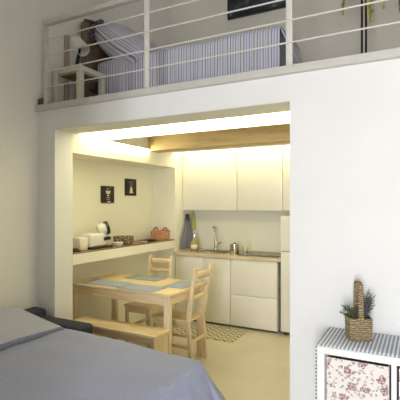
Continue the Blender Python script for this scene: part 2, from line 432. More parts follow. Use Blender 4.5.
obj('scrolled_top_rail', b, 'darkwood', t)['label'] = 'dark curled top rail of the headboard'
# bedspread
def spread():
    b = B(); ny = 34; nx = 90
    x0, x1 = -3.02, -1.05
    def top(u, v):
        x = x0 + (x1 - x0) * u
        # v: 0 front hem -> .35 front edge -> .85 rear edge -> 1 rear hem
        if v < .36:
            q = v / .36; y = by0 - .012 - .010 * math.sin(x * 34) * (1 - q); z = .06 + (zt - .06 - .02) * q
            if q > .93: y += .0
        elif v < .86:
            q = (v - .36) / .50; y = by0 + (by1 - by0) * q; z = zt + .006 * math.sin(x * 9 + y * 6) - .022 * (1 if q in (0, 1) else 0)
        else:
            q = (v - .86) / .14; y = by1 + .012; z = zt - .02 - (zt - .1) * q
        return (x, y, z)
    def uv(u, v): return ((x1 - x0) * u, v)
    b.grid(top, nx, 50, uv)
    # foot end: cloth falls over the end in folds, the corner hanging free
    def foot(u, v):
        y = by0 - .012 + (by1 - by0 + .024) * u
        q = v; z = zt - .02 - (zt - .10) * q
        x = x1 + .02 * math.sin(q * 1.5) + (.02 + .03 * (1 + math.sin(u * 26 + q * 2))) * q + .13 * q * max(0, 1 - u * 5)
        y -= .03 * q * max(0, 1 - u * 6)
        return (x, y, z)
    b.grid(foot, 60, 16, lambda u, v: (u * .88 + .55 * v, v))
    return b
o = obj('bedspread', spread(), 'loftstripe', solid=.006)
o.location = (0, 0, ZS); tag(o, 'lilac and white striped bedspread hanging over the loft bed', 'bedspread')
# pillow
def pillow(lx, ly, lz, n=26):
    b = B()
    def f(sgn):
        def g(u, v):
            a, c = 2 * u - 1, 2 * v - 1
            th = max(0, (1 - abs(a) ** 4.5)) ** .5 * max(0, (1 - abs(c) ** 4.5)) ** .5
            pin = 1 - .06 * (1 - abs(a) ** 2) * abs(c) ** 3
            return (a * lx / 2 * (1 - .05 * (1 - abs(c))), c * ly / 2 * pin, sgn * lz / 2 * th)
        return g
    for sg in (1, -1):
        g = f(sg); b.grid(g, n, n, lambda u, v, g=g, sg=sg: (g(u, v)[1] + .9 * g(u, v)[2], u * lx))
    bmesh.ops.remove_doubles(b.bm, verts=b.bm.verts[:], dist=1e-5)
    return b
p = thing('pillow', 'large lilac striped pillow propped against the headboard on the loft bed', 'pillow', (-2.775, 3.80, ZS + .74))
p.rotation_euler = (0, R(37), 0)
obj('cushion', pillow(.74, .92, .37), 'pillowstripe', p)
b = B()
b.tube([(-.285 - .05 * math.cos((k / 30 - .5) * PI) + .008 * math.sin(k * 1.7), -.435 + .012 * math.sin(k * 2.3), .10 - .24 * k / 30) for k in range(31)], .03, 8, flat=(.035, .022))
b.tube([(-.345 + .012 * math.sin(k * 1.9), -.40 + k * .80 / 60, .03 * math.cos(k * 1.3) + .03) for k in range(61)], .028, 8, flat=(.02, .04))
obj('ruffle', b, 'ruffle', p)['label'] = 'dark ruffled border of the pillow'

# ------------------------------------------------------------------ loft side table and lamp
t = thing('side_table', 'small white square side table beside the loft bed behind the railing', 'side table', (-2.955, 3.06, ZS))
w = .175
obj('tabletop', B().box(-w, w, -w, w, .325, .375, .004), 'tablewhite', t)
obj('underside_panel', B().box(-w + .052, w - .052, -w + .052, w - .052, .312, .324), 'headwood', t, smooth=False)['label'] = 'dark panel for the shade under the small table'  # dark brown colour puts in the shade below the tabletop
for sx in (-1, 1):
    for sy in (-1, 1): obj('leg', B().box(sx * w - (.05 if sx > 0 else 0), sx * w + (0 if sx > 0 else .05), sy * w - (.05 if sy > 0 else 0), sy * w + (0 if sy > 0 else .05), 0, .325, .003), 'tablewhite', t)
t = thing('table_lamp', 'white cylinder shade lamp on a slanted black stem on the loft side table', 'lamp', (-3.00, 3.05, ZS + .375))
obj('base', B().lathe([(0, 0), (.05, 0), (.05, .012), (.012, .02), (0, .02)], n=20), 'blackmetal', t)
obj('stem', B().tube([(0.0, 0, .015), (.035, .0, .15), (.055, .0, .24)], [.020, .017, .010], 10), 'blackmetal', t)
ax = Vector((.62, -.10, -.60)).normalized(); c0 = Vector((.05, 0, .255)) - ax * .075
pr = [(.060, 0), (.062, .165), (.059, .165), (.057, .004), (0, .004), (0, 0), (.060, 0)]
obj('shade', B().lathe(pr, c0, 28, ax), 'lampwhite', t)
t = None

# ------------------------------------------------------------------ loft painting and plant stand
t = thing('painting', 'wide dark framed painting on the loft wall above the striped bed', 'painting', (-1.875, 5.10, 3.985))
obj('frame', B().box(-.41, .41, -.03, 0, 0, .03).box(-.41, .41, -.03, 0, .53, .56).box(-.41, -.38, -.03, 0, .03, .53).box(.38, .41, -.03, 0, .03, .53), 'black', t)
obj('canvas', B().box(-.38, .38, -.02, -.004, .03, .53), 'painting', t)
t = thing('plant_stand', 'tall black double rod stand on the loft with drooping yellow green leaves', 'plant stand', (-.43, 3.70, ZS))
obj('base', B().lathe([(0, 0), (.14, 0), (.14, .012), (0, .016)], n=28), 'blackmetal', t)
for x in (-.016, .016): obj('rod', B().tube([(x, 0, .01), (x, 0, .98)], .0085, 8), 'blackmetal', t)
obj('holder', B().lathe([(0, .97), (.12, .97), (.12, .985), (0, .985)], n=24), 'blackmetal', t)
pot = obj('pot', B().lathe([(0, .985), (.09, .985), (.12, 1.16), (.105, 1.16), (.08, 1.02), (0, 1.02)], n=24), 'terra', t)
def blade(b, p0, ang, reach, drop, w):
    d = Vector((math.cos(ang), math.sin(ang), 0)); n = Vector((-d.y, d.x, 0)); pts = []
    for k in range(11):
        q = k / 10
        pts.append(Vector(p0) + d * reach * (1 - (1 - q) ** 1.8) + Vector((0, 0, .14 * math.sin(min(1, q * 1.6) * PI / 1.2) - drop * q * q)))
    for k in range(10):
        w0 = w * math.sin(PI * (.12 + .80 * k / 10)) ** .5; w1 = w * math.sin(PI * (.12 + .80 * (k + 1) / 10)) ** .5
        b.quad([pts[k] - n * w0, pts[k] + n * w0, pts[k + 1] + n * w1, pts[k + 1] - n * w1])
for ang, reach, drop in ((-2.3, .16, .34), (-.9, .05, .50), (-.55, .16, .46), (-.25, .28, .43), (.1, .22, .40), (1.4, .2, .42), (2.6, .2, .35), (-1.5, .22, .33), (3.4, .14, .30), (.6, .30, .40)):
    b = B(); blade(b, (.02 * math.cos(ang), .02 * math.sin(ang), 1.12), ang, reach, drop + .10, .026)
    obj('leaf', b, 'leafy', t, solid=.002)

# ------------------------------------------------------------------ recess shelf and what stands on it
ZSH = 1.068
t = thing('wall_shelf', 'long thick white shelf with brown top in the kitchen wall recess', 'shelf', (XK, 3.895, .955))
obj('slab', B().box(.002, KX0 - XK, -.932, .932, 0, .10), 'kwall', t, smooth=False)
obj('top_board', B().box(.002, KX0 - XK - .004, -.932, .932, .10, ZSH - .955, .002), 'shelfwood', t, smooth=False)['label'] = 'brown wooden top of the shelf'

t = thing('coffee_machine', 'white capsule coffee machine with round black rimmed head on the recess shelf', 'coffee machine', (-3.09, 3.42, ZSH))
obj('base', B().box(-.07, .085, -.145, .20, 0, .022, .008), 'black', t)['label'] = 'black base of the coffee machine'
obj('body', B().box(-.06, .075, -.150, .10, .022, .165, .025, 3).box(-.045, .06, .02, .16, .07, .16, .02, 3), 'white', t)
ax = Vector((.45, .75, .22)).normalized()
hd = obj('head', B().lathe([(0, 0), (.045, 0), (.060, .015), (.060, .085), (0, .085)], (.0, .045, .188), 28, ax), 'white', t)
obj('rim', B().lathe([(.045, .085), (.074, .085), (.074, .115), (.045, .115), (.045, .085)], (.0, .045, .188), 28, ax), 'black', hd)
obj('lens', B().lathe([(0, .085), (.046, .085), (.046, .098), (0, .10)], (.0, .045, .188), 24, ax), 'creamp', hd)
obj('spout', B().box(.0, .085, .11, .165, .085, .12, .006), 'black', t)
obj('knob', B().lathe([(0, 0), (.018, 0), (.018, .012), (0, .014)], (.075, .075, .10), 18, (1, 0, 0)), 'black', t)
obj('drip_tray', B().box(-.05, .08, .125, .195, .022, .032, .003), 'steel', t)
obj('water_tank', B().box(-.06, .05, -.27, -.151, .001, .13, .012, 2), 'creamp', t)
t = thing('coaster', 'small dark round tray at the near end of the recess shelf', 'tray', (-3.03, 3.08, ZSH))
obj('plate', B().lathe([(0, 0), (.045, 0), (.055, .012), (.051, .012), (.043, .005), (0, .005)], n=24), 'black', t)
obj('capsule_tin', B().lathe([(0, .005), (.028, .005), (.028, .034), (0, .036)], n=20), 'darkwood', t)
bowlp = lambda r, h: [(0, 0), (r * .55, 0), (r * .85, h * .45), (r, h), (r * .94, h), (r * .78, h * .5), (r * .45, h * .12), (0, h * .12)]
tag(obj('bowl', B().lathe(bowlp(.065, .045), n=28), 'white'), 'small white bowl between the coffee machine and the spotted bowl', 'bowl').location = (-3.02, 3.715, ZSH)
tag(obj('bowl', B().lathe([(0, 0), (.10, 0), (.115, .03), (.12, .095), (.112, .095), (.105, .03), (0, .012)], n=32), 'leopard'), 'dark brown spotted bowl in the middle of the recess shelf', 'bowl').location = (-3.10, 3.92, ZSH)
t = thing('notebook', 'thin black closed notebook lying on the shelf before the orange basket', 'notebook', (-3.06, 4.36, ZSH), R(186))
obj('cover', B().box(-.055, .055, -.11, .11, 0, .003).box(-.055, .055, -.11, .11, .019, .022).box(-.055, -.05, -.11, .11, .003, .019), 'blackmatte', t, smooth=False)
obj('pages', B().box(-.0498, .05, -.105, .105, .0032, .0188), 'paper', t, smooth=False)
t = thing('fabric_basket', 'small orange fabric basket at the far end of the recess shelf', 'basket', (-3.10, 4.70, ZSH))
def tub(z0, z1, x, y, fl):
    b = B()
    o0 = [(-x, -y), (x, -y), (x, y), (-x, y)]
    def ring(s, z): return [b.bm.verts.new((px * s, py * s, z)) for px, py in o0]
    r0, r1, r2, r3 = ring(1, z0), ring(fl, z1), ring(fl * .93, z1), ring(.93, z0 + .01)
    b.bm.faces.new(r0[::-1]); b.bm.faces.new(r3)
    for A, D in ((r0, r1), (r1, r2), (r2, r3)):
        for k in range(4): b.bm.faces.new((A[k], A[(k + 1) % 4], D[(k + 1) % 4], D[k]))
    es = [e for e in b.bm.edges]
    bmesh.ops.bevel(b.bm, geom=es, offset=.008, segments=2, affect='EDGES')
    return b
obj('body', tub(0, .12, .075, .115, 1.05), 'orange', t)
for s in (-1, 1):
    obj('handle', B().tube([(s * .074, .05 * math.cos(a), .115 + .045 * math.sin(a)) for a in [PI * k / 12 for k in range(13)]], .007, 8), 'darkwood', t)
obj('folded_napkin', B().box(-.05, .05, -.09, .085, .03, .135, .025, 2), 'orange', t)

# pictures on the recess wall
def plaque(y, z, wy, hz, label, kind):
    t = thing('wall_plaque', label, 'wall plaque', (XK, y, z), group='dark plaques on the recess wall')
    obj('board', B().box(0, .018, -wy / 2, wy / 2, -hz / 2, hz / 2, .003), 'chalk', t)
    x = .0195
    def draw(poly, m, nm):
        o = obj(nm, B().prism(poly, 'X', .0175, x), m, t, smooth=False)
        o['label'] = 'white chalky drawing' if m == 'chalkwhite' else 'faint grey mark'
    def blob(m, cy, cz, ry, rz, n=14):
        draw([(cy + ry * math.cos(2 * PI * k / n) * (1 + .12 * math.sin(3 * k)), cz + rz * math.sin(2 * PI * k / n)) for k in range(n)], m, 'drawing' if m == 'chalkwhite' else 'faint_mark')
    if kind == 0:
        draw([(-.045, .045), (.045, .045), (.028, .005), (-.028, .005)], 'chalkwhite', 'drawing')         # cup shape
        blob('chalkwhite', 0, -.012, .018, .010); blob('chalkwhite', .012, -.086, .030, .008)
        for zz in (-.036, -.058): blob('chalkgrey', 0, zz, .034, .009)
        blob('chalkgrey', -.01, .066, .02, .012); blob('chalkgrey', .032, .076, .010, .008)
    else:
        draw([(-.036, -.075), (.036, -.075), (.036, -.058), (.024, -.05), (.026, -.005), (-.022, -.005), (-.024, -.05), (-.036, -.058)], 'chalkwhite', 'drawing')   # pot shape
        blob('chalkwhite', 0, .008, .013, .009)
        for cy, cz in ((-.034, .062), (.0, .068), (.034, .062), (-.017, .040), (.018, .040)): blob('chalkgrey', cy, cz, .012, .009)
plaque(3.885, 1.655, .225, .20, 'dark plaque with pale cup drawing, the nearer and lower on the recess wall', 0)
plaque(4.33, 1.757, .225, .215, 'dark plaque with pale pot drawing, the farther and higher on the recess wall', 1)

# ------------------------------------------------------------------ table, bench, chairs
TX0, TX1, TY0, TY1, TZ = -3.14, -1.950, 3.10, 3.80, .745
t = thing('dining_table', 'pine dining table in the kitchen set with woven placemats', 'table', ((TX0 + TX1) / 2, (TY0 + TY1) / 2, 0))
hx, hy = (TX1 - TX0) / 2, (TY1 - TY0) / 2
obj('tabletop', B().box(-hx, hx, -hy, hy, TZ - .026, TZ, .004), 'pine', t)
for q in (-1, 1):
    obj('apron', B().box(-hx + .05, hx - .05, q * (hy - .035) - .01, q * (hy - .035) + .01, TZ - .105, TZ - .026), 'pine', t, smooth=False)
    obj('apron', B().box(q * (hx - .035) - .01, q * (hx - .035) + .01, -hy + .05, hy - .05, TZ - .105, TZ - .026), 'piney', t, smooth=False)
for sx in (-1, 1):
    for sy in (-1, 1): obj('leg', B().box(sx * (hx - .045) - .028, sx * (hx - .045) + .028, sy * (hy - .045) - .028, sy * (hy - .045) + .028, 0, TZ - .026, .005), 'pinez', t)
def mat(x, y, rz, lx, ly, m, label):
    b = B(); b.grid(lambda u, v: ((u - .5) * lx, (v - .5) * ly, .003), 8, 6, lambda u, v: (u * lx, v * ly))
    o = obj('placemat', b, m, solid=.004); o.location = (x, y, TZ + .0005); o.rotation_euler = (0, 0, rz)
    tag(o, label, 'placemat', 'placemats on the pine table')
mat(-2.80, 3.27, R(1), .44, .24, 'placemat', 'grey blue placemat at the wall end of the table by the bench')
mat(-2.345, 3.235, R(-1), .42, .25, 'placemat', 'grey blue placemat in the middle of the bench side of the table')
mat(-2.09, 3.56, R(90), .36, .22, 'placemat', 'grey blue placemat before the pine chair at the table end')
mat(-2.62, 3.68, R(-3), .42, .20, 'matdark', 'dark edged placemat on the far side of the table before the rear chair')

t = thing('bench', 'long low pine bench between the grey bed and the dining table', 'bench', (-2.435, 3.01, 0), R(-.5))
obj('seat', B().box(-.49, .49, -.125, .115, .415, .442, .005), 'pine', t)
obj('seat_rail', B().box(-.44, .44, -.09, -.07, .355, .415).box(-.44, .44, .07, .09, .355, .415), 'pine', t, smooth=False)
for sx in (-1, 1):
    obj('leg_panel', B().box(sx * .452 - .013, sx * .452 + .013, -.11, .10, 0, .415, .004), 'pinez', t)
obj('stretcher', B().box(-.439, .439, -.012, .012, .12, .18, .003), 'pine', t)

def chair(label, loc, rz):
    """pine chair: local +X is where the sitter looks"""
    t = thing('dining_chair', label, 'chair', loc, rz, 'pine dining chairs')
    W = .17
    obj('seat', B().box(-.20, .215, -W, W, .425, .445, .005), 'pine', t)
    for s in (-1, 1):
        y = s * (W - .022)
        poly = [(-.235, 0), (-.203, 0), (-.172, .43), (-.208, .68), (-.256, .94), (-.284, .94), (-.240, .68), (-.204, .43)]
        obj('back_post', B().prism([(a, c) for a, c in poly], 'Y', y - .015, y + .015), 'pinez', t)
        obj('front_leg', B().box(.168, .203, y - .017, y + .017, 0, .425, .004), 'pinez', t)
        obj('side_stretcher', B().box(-.20, .168, y - .009, y + .009, .17, .20).box(-.172, .168, y - .010, y + .010, .365, .425), 'pine', t, smooth=False)
    obj('seat_apron', B().box(.176, .195, -W + .039, W - .039, .36, .425), 'piney', t, smooth=False)
    obj('front_stretcher', B().box(.178, .194, -W + .039, W - .039, .20, .235), 'piney', t, smooth=False)
    obj('rear_stretcher', B().box(-.215, -.20, -W + .039, W - .039, .22, .25), 'piney', t, smooth=False)
    for z, h in ((.870, .06), (.765, .038), (.655, .038)):
        q = max(0, min(1, (z - .43) / .51)); xx = -.188 - .086 * q ** 1.2
        b = B(); n = 10
        b.grid(lambda u, v: (xx - .012 * math.sin(u * PI), (u - .5) * 2 * (W - .039), z - h / 2 + h * v), n, 2)
        obj('back_slat', b, 'piney', t, solid=.016)
    return t
c1 = chair('pine chair side on at the right end of the table, before the kitchen unit', (-2.135, 3.575, 0), PI)
c2 = dup(c1, (-2.725, 3.88, 0), R(-90), 'pine chair behind the table, facing the bench, under the recess shelf')

# ------------------------------------------------------------------ rug
o = obj('rug', B().box(-.475, .475, -.235, .235, 0, .008, .002), 'rug', smooth=False); o.location = (-2.34, 4.505, 0)
tag(o, 'flat rug with dark zigzag pattern on the floor before the kitchen unit', 'rug')

# ------------------------------------------------------------------ kitchen unit
YC = 4.81
def carcass(x0, x1, t):
    obj('carcass', B().box(x0, x1, YC + .02, YK - .01, .025, .858), 'cab', t, smooth=False)
    obj('plinth', B().box(x0, x1, YC + .03, YC + .045, 0, .025), 'gap', t, smooth=False)['label'] = 'dark plinth'
t = thing('base_cabinet', 'white base cabinet under the sink with two plain doors', 'cabinet', (-2.53, 0, 0))
carcass(-.40, .40, t)
for s in (-1, 1):
    d = obj('door', B().box(-.397 if s < 0 else .002, -.002 if s < 0 else .397, YC, YC + .019, .03, .853, .002), 'cab', t)
    obj('handle', B().box(s * .06 - .03, s * .06 + .03, YC - .008, YC - .001, .832, .846, .002), 'cab', d)
t = thing('base_cabinet', 'white base cabinet under the hob with two deep drawers', 'cabinet', (-1.825, 0, 0))
carcass(-.30, .30, t)
for z0, z1 in ((.03, .412), (.418, .853)):
    d = obj('drawer', B().box(-.297, .297, YC, YC + .019, z0, z1, .002), 'cab', t)
    obj('handle', B().box(-.05, .05, YC - .008, YC - .001, z1 - .045, z1 - .03, .002), 'cab', d)
t = thing('gap_shade_panel', 'narrow dark panel standing in for the shaded gap between the drawer unit and the fridge', 'panel', (-1.505, 0, 0))
obj('panel', B().box(-.014, .014, YC + .09, YK - .02, 0, .856), 'gap', t, smooth=False)  # dark sheet stands in for the shade in the gap beside the fridge
sx0, sx1, sy0, sy1 = -2.68, -2.24, 4.90, 5.24
b = B(); cx0, cx1, cy0, cy1 = -2.945, -1.475, YC - .025, YK - .003
b.box(cx0, sx0, cy0, cy1, .860, .898).box(sx1, cx1, cy0, cy1, .860, .898).box(sx0, sx1, cy0, sy0, .860, .898).box(sx0, sx1, sy1, cy1, .860, .898)
tag(obj('worktop', b, 'counter', smooth=False), 'pale wooden worktop over the white kitchen cabinets', 'worktop')
t = thing('sink', 'stainless steel sink set into the wooden worktop', 'sink', ((sx0 + sx1) / 2, (sy0 + sy1) / 2, .898))
a, d = (sx1 - sx0) / 2, (sy1 - sy0) / 2
obj('rim', B().box(-a - .015, a + .015, -d - .015, -d + .012, .001, .006).box(-a - .015, a + .015, d - .012, d + .015, .001, .006)
    .box(-a - .015, -a + .012, -d + .012, d - .012, .001, .006).box(a - .012, a + .015, -d + .012, d - .012, .001, .006), 'steel', t, smooth=False)
obj('bowl', B().box(-a + .008, a - .008, -d + .008, d - .008, -.036, -.030).box(-a + .006, -a + .012, -d + .008, d - .008, -.03, .004).box(a - .012, a - .006, -d + .008, d - .008, -.03, .004)
    .box(-a + .012, a - .012, -d + .006, -d + .012, -.03, .004).box(-a + .012, a - .012, d - .012, d - .006, -.03, .004), 'steel', t, smooth=False)
obj('drain', B().lathe([(0, -.030), (.03, -.030), (.03, -.026), (0, -.024)], n=20), 'gap', t)
t = thing('faucet', 'tall chrome faucet behind the sink', 'faucet', (-2.565, 5.30, .898))
obj('base', B().lathe([(0, 0), (.027, 0), (.027, .012), (.022, .02), (.022, .13), (0, .135)], n=20), 'steel', t)
obj('neck', B().tube([(0, 0, .12), (0, 0, .29)] + [(-.006 * (1 - math.cos(q)), -.03 * (1 - math.cos(q)), .295 + .028 * math.sin(q)) for q in [PI * k / 10 for k in range(1, 11)]] + [(-.012, -.06, .255)], .015, 12), 'steel', t)
obj('lever', B().tube([(.015, 0, .085), (.075, -.02, .105), (.095, -.02, .108)], .008, 8), 'steel', t)
t = thing('soap_dispenser', 'round olive glass soap dispenser with pale label beside the draped towel', 'soap dispenser', (-2.765, 5.03, .898))
obj('bottle', B().lathe([(0, 0), (.04, 0), (.064, .03), (.068, .07), (.058, .115), (.028, .15), (.018, .165), (.018, .18), (0, .18)], n=28), 'olive', t)
obj('pump', B().tube([(0, 0, .18), (0, 0, .235), (.02, -.02, .245), (.035, -.035, .24)], .006, 8).lathe([(.0, .18), (.02, .18), (.02, .195), (0, .198)], n=16), 'steel', t)
b = B(); b.grid(lambda u, v: (.069 * math.cos(R(-100 + u * 80)), .069 * math.sin(R(-100 + u * 80)), .04 + .055 * v), 10, 2)
obj('label_sticker', b, 'paper', t, solid=.001)
t = thing('hob', 'black glass hob in the worktop above the drawers', 'hob', (-1.80, 5.10, .898))
obj('glass_plate', B().box(-.265, .265, -.235, .235, .001, .008, .002), 'glassblack', t)
for x, y, r in ((-.13, -.1, .075), (.13, -.1, .09), (-.13, .11, .09), (.13, .11, .07)):
    obj('cooking_zone', B().lathe([(r - .004, .0081), (r, .0081), (r, .0087), (r - .004, .0087), (r - .004, .0081)], (x, y, 0), 32), 'grey', t)
t = thing('cooking_pot', 'small tall steel pot with flat lid standing between the sink and the hob', 'pot', (-2.135, 4.96, .8985))
obj('pot_body', B().lathe([(0, 0), (.058, 0), (.060, .006), (.060, .121), (.056, .121), (.056, .01), (0, .01)], n=28), 'steel', t)
obj('lid', B().lathe([(.0, .122), (.062, .122), (.062, .130), (.05, .134), (0, .134)], n=28), 'steel', t)
obj('knob', B().lathe([(.0, .134), (.012, .134), (.014, .146), (0, .148)], n=16), 'black', t)
tag(obj('drinking_glass', B().lathe([(0, 0), (.028, 0), (.034, .105), (.0315, .105), (.026, .008), (0, .008)], n=24), 'glass'), 'clear drinking glass beside the small steel pot, at the left end of the hob', 'glass').location = (-1.965, 4.90, .9065)
# towel and cloth on the wall hooks
def hanging(x, y, z0, z1, wt, wb, folds, m, name):
    b = B(); n = 24
    def f(u, v):
        w = wb + (wt - wb) * v ** 1.6
        return (x + .018 + .016 * math.sin(u * folds * PI * 2 + 1) * (1 - .6 * v) + .012, y + (u - .5) * w - .02 * (1 - v), z0 + (z1 - z0) * v)
    b.grid(f, 30, 14)
    return b
t = thing('tea_towel', 'grey blue tea towel with dark loop hanging on the wall by the sink', 'towel', (0, 0, 0))
obj('cloth', hanging(KX0, 5.12, .925, 1.345, .06, .40, 3, 'towel', ''), 'towel', t, solid=.006)
obj('loop', B().tube([(KX0 + .024, 5.125, 1.31), (KX0 + .026, 5.125, 1.405)], [.034, .026], 12), 'black', t)['label'] = 'black top loop of the towel'
t = thing('oven_mitt', 'yellow green cloth hanging on the wall behind the grey towel', 'oven mitt', (0, 0, 0))
obj('cloth', hanging(KX0, 5.30, 1.17, 1.41, .07, .14, 1.5, 'mitt', ''), 'mitt', t, solid=.012)
obj('hook', B().tube([(KX0 + .001, 5.285, 1.42), (KX0 + .035, 5.285, 1.42), (KX0 + .04, 5.285, 1.44)], .005, 8), 'steel', t)
# upper cabinets
ZU0, ZU1, YU = 1.472, 2.222, 5.03
def upper(x0, x1, label, split=None):
    t = thing('wall_cabinet', label, 'cabinet', ((x0 + x1) / 2, 0, ZU0), group='white wall cabinets')
    w = (x1 - x0) / 2
    obj('carcass', B().box(-w, w, YU + .02, YK - .003, 0, ZU1 - ZU0), 'cab', t, smooth=False)
    xs = [(-w + .002, w - .002)]
    for a0, a1 in xs: obj('door', B().box(a0, a1, YU, YU + .019, -.012, ZU1 - ZU0, .002), 'cab', t)
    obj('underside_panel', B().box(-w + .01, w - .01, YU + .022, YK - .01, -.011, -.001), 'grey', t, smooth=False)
upper(-2.945, -2.132, 'white wall cabinet above the sink, leftmost of the row')
upper(-2.128, -1.525, 'white wall cabinet above the hob')
upper(-1.521, -.71, 'white wall cabinet above the fridge at the right of the row')
# fridge
t = thing('fridge', 'white two door fridge freezer beside the drawers at the opening edge', 'fridge', (-1.20, 0, 0))
obj('body', B().box(-.27, .27, 4.83, 5.38, .03, 1.40, .006), 'fridge', t)
for z0, z1 in ((.05, .985), (.992, 1.398)):
    d = obj('door', B().box(-.27, .27, 4.775, 4.829, z0, z1, .008), 'fridge', t)
    obj('handle', B().box(.20, .23, 4.762, 4.775, z1 - .26 if z0 < .5 else z0 + .03, z1 - .03 if z0 < .5 else z0 + .25, .003), 'fridge', d)
for x in (-.24, .24):
    for y in (4.86, 5.34): obj('foot', B().lathe([(0, 0), (.02, 0), (.02, .032), (0, .032)], (x, y, 0), 14), 'black', t)

# ------------------------------------------------------------------ foreground sofa bed
SY0, SY1, SX1, ZB = 1.00, 2.46, -1.26, .50
t = thing('sofa_bed', 'navy fabric sofa bed pulled out under the grey blue blanket', 'bed', (0, 0, 0))
obj('base', B().box(-3.0, SX1 - .10, SY0 + .06, SY1 - .05, .09, .30, .02), 'navy', t)
obj('mattress', B().box(-2.97, SX1 - .03, SY0 + .03, SY1 - .03, .30, ZB - .02, .05, 3), 'mattress', t)
obj('backrest', B().box(-3.165, -3.0, SY0 - .12, 2.70, .06, .60, .03, 3), 'navy', t)
for y0, y1 in ((2.52, 2.70), (SY0 - .2, SY0 - .02)):
    obj('armrest', B().box(-2.998, -2.45, y0, y1, .06, .535, .025, 3), 'navy', t)
for x in (-2.9, SX1 - .2):
    for y in (SY0 + .15, SY1 - .15): obj('foot', B().tube([(x, y, 0), (x, y, .10)], [.018, .025], 10), 'black', t)
# blanket: top, far side and foot end falling to near the floor with soft folds
def blanket():
    b = B(); x0, x1, y0, y1 = -2.975, SX1, SY0 - .01, SY1 + .012
    prof = []                                              # (outward, z) from hem to the edge roll
    def fall(q, flare):
        # q: 0 at the top edge, 1 at the hem
        rr = .05
        if q < .25:
            a = q / .25 * PI / 2; return (rr * math.sin(a), ZB - rr + rr * math.cos(a))
        p = (q - .25) / .75
        return (rr + flare * p ** 1.1, ZB - rr - (ZB - rr - .05) * p)
    nx, ny, nf = 60, 48, 14
    # rows across Y: far hem, far edge, ..., near edge, near hem
    X = [x0 + (x1 - .05 - x0) * i / nx for i in range(nx + 1)]
    Y = [y0 + .05 + (y1 - .05 - y0 - .05) * j / ny for j in range(ny + 1)]
    def zz(x, y): return ZB + .048 * max(0, min(1, (-1.30 - x) / .95)) ** .8 + .004 * math.sin(x * 11 + y * 4) + .003 * math.sin(y * 17 - x * 5)
    pos = {}
    cols = [('t', i) for i in range(nx + 1)] + [('f', k) for k in range(1, nf + 1)]
    rows = [('n', k) for k in range(nf, 0, -1)] + [('t', j) for j in range(ny + 1)] + [('r', k) for k in range(1, nf + 1)]
    grid = []
    for ci, ck in cols:
        line = []
        for ri, rk in rows:
            x = X[ck] if ci == 't' else X[-1]; y = Y[rk] if ri == 't' else (Y[0] if ri == 'n' else Y[-1])
            z = zz(x, y)
            qx = ck / nf if ci == 'f' else 0; qy = rk / nf if ri != 't' else 0
            dx = dy = 0
            if qx or qy:
                q = min(1, math.hypot(qx, qy)) if (qx and qy) else max(qx, qy)
                fold = .012 * math.sin((y if qx >= qy else x) * 38) * q
                fl = .20 if (qx and not qy) else .02
                if qx and qy: fl = .27
                o, z2 = fall(max(qx, qy), fl)
                z = z2 + (z - ZB) * (1 - q)
                h = math.hypot(qx, qy)
                dx = (o + fold) * qx / h; dy = (o + fold) * qy / h * (1 if ri == 'r' else -1)
                if ci == 'f' and ri != 't' and not (qx and qy): pass
            line.append(b.bm.verts.new((x + dx, y + dy, z)))
        grid.append(line)
    for i in range(len(cols) - 1):
        for j in range(len(rows) - 1):
            f = b.bm.faces.new((grid[i][j], grid[i + 1][j], grid[i + 1][j + 1], grid[i][j + 1]))
            for l, (p, q) in zip(f.loops, ((i, j), (i + 1, j), (i + 1, j + 1), (i, j + 1))):
                l[b.uv].uv = (p * .028, q * .03)
    hem = [grid[-1][j].co.copy() for j in range(len(rows))] 
    return b, hem
bb, hem = blanket()
t = thing('blanket', 'grey blue ribbed blanket spread over the sofa bed in the foreground', 'blanket', (0, 0, 0))
obj('cloth', bb, 'quilt', t, solid=.006)
obj('hem', B().tube(hem, .007, 6), 'hem', t)['label'] = 'dark brown hem of the blanket'
# folded cover over the pillows at the head end
def cover():
    b = B(); x0, x1, y0, y1 = -2.99, -2.435, SY0 + .05, 2.435
    def f(u, v):
        x = x0 + (x1 - x0) * u; y = y0 + (y1 - y0) * v
        uu = min(1, u / .93); h = .085 * (1 - uu) + .085 - .05 * max(0, (u - .93) / .07) ** 2 + .006 * math.sin(v * 9 + u * 3)
        e = min(v, 1 - v) * (y1 - y0); h *= min(1, (e / .10 + .15)) if e < .085 else 1
        if v > .5: h = h if e >= .085 else h
        if u > .93: x = x0 + (x1 - x0) * .93 - .03 * (u - .93) / .07
        return (x + .015 * math.sin(v * 7), y, ZB + .012 + h)
    b.grid(f, 34, 50, lambda u, v: (u * .9, v * 1.4))
    return b
tag(obj('bed_cover', cover(), 'quilt2', solid=.008), 'paler grey folded cover over the pillows at the head of the bed', 'bed cover')

# ------------------------------------------------------------------ white cube unit with striped runner and floral boxes
UX0, UX1, UY0, UY1, UH = -.515, .255, 2.345, 2.735, .752
t = thing('cube_shelf', 'white four cube shelf unit against the white wall', 'shelf unit', ((UX0 + UX1) / 2, (UY0 + UY1) / 2, 0))
hx, hy, th, ti = (UX1 - UX0) / 2, (UY1 - UY0) / 2, .038, .016
obj('top_panel', B().box(-hx, hx, -hy, hy, UH - th, UH, .002), 'shelfunit', t)
obj('bottom_panel', B().box(-hx, hx, -hy, hy, 0, th, .002), 'shelfunit', t)
for s in (-1, 1): obj('side_panel', B().box(min(s * hx, s * (hx - th)), max(s * hx, s * (hx - th)), -hy, hy, th, UH - th, .001), 'shelfunit', t)
obj('divider', B().box(-ti / 2 - .004, ti / 2 + .004, -hy, hy, th, UH - th, .001), 'shelfunit', t)
zc = UH / 2
for s in (-1, 1): obj('middle_shelf', B().box(min(s * .012, s * (hx - th)), max(s * .012, s * (hx - th)), -hy, hy, zc - ti / 2, zc + ti / 2, .001), 'shelfunit', t)
obj('back_panel', B().box(-hx + th, hx - th, hy - .006, hy - .002, th, UH - th), 'shelfunit', t, smooth=False)
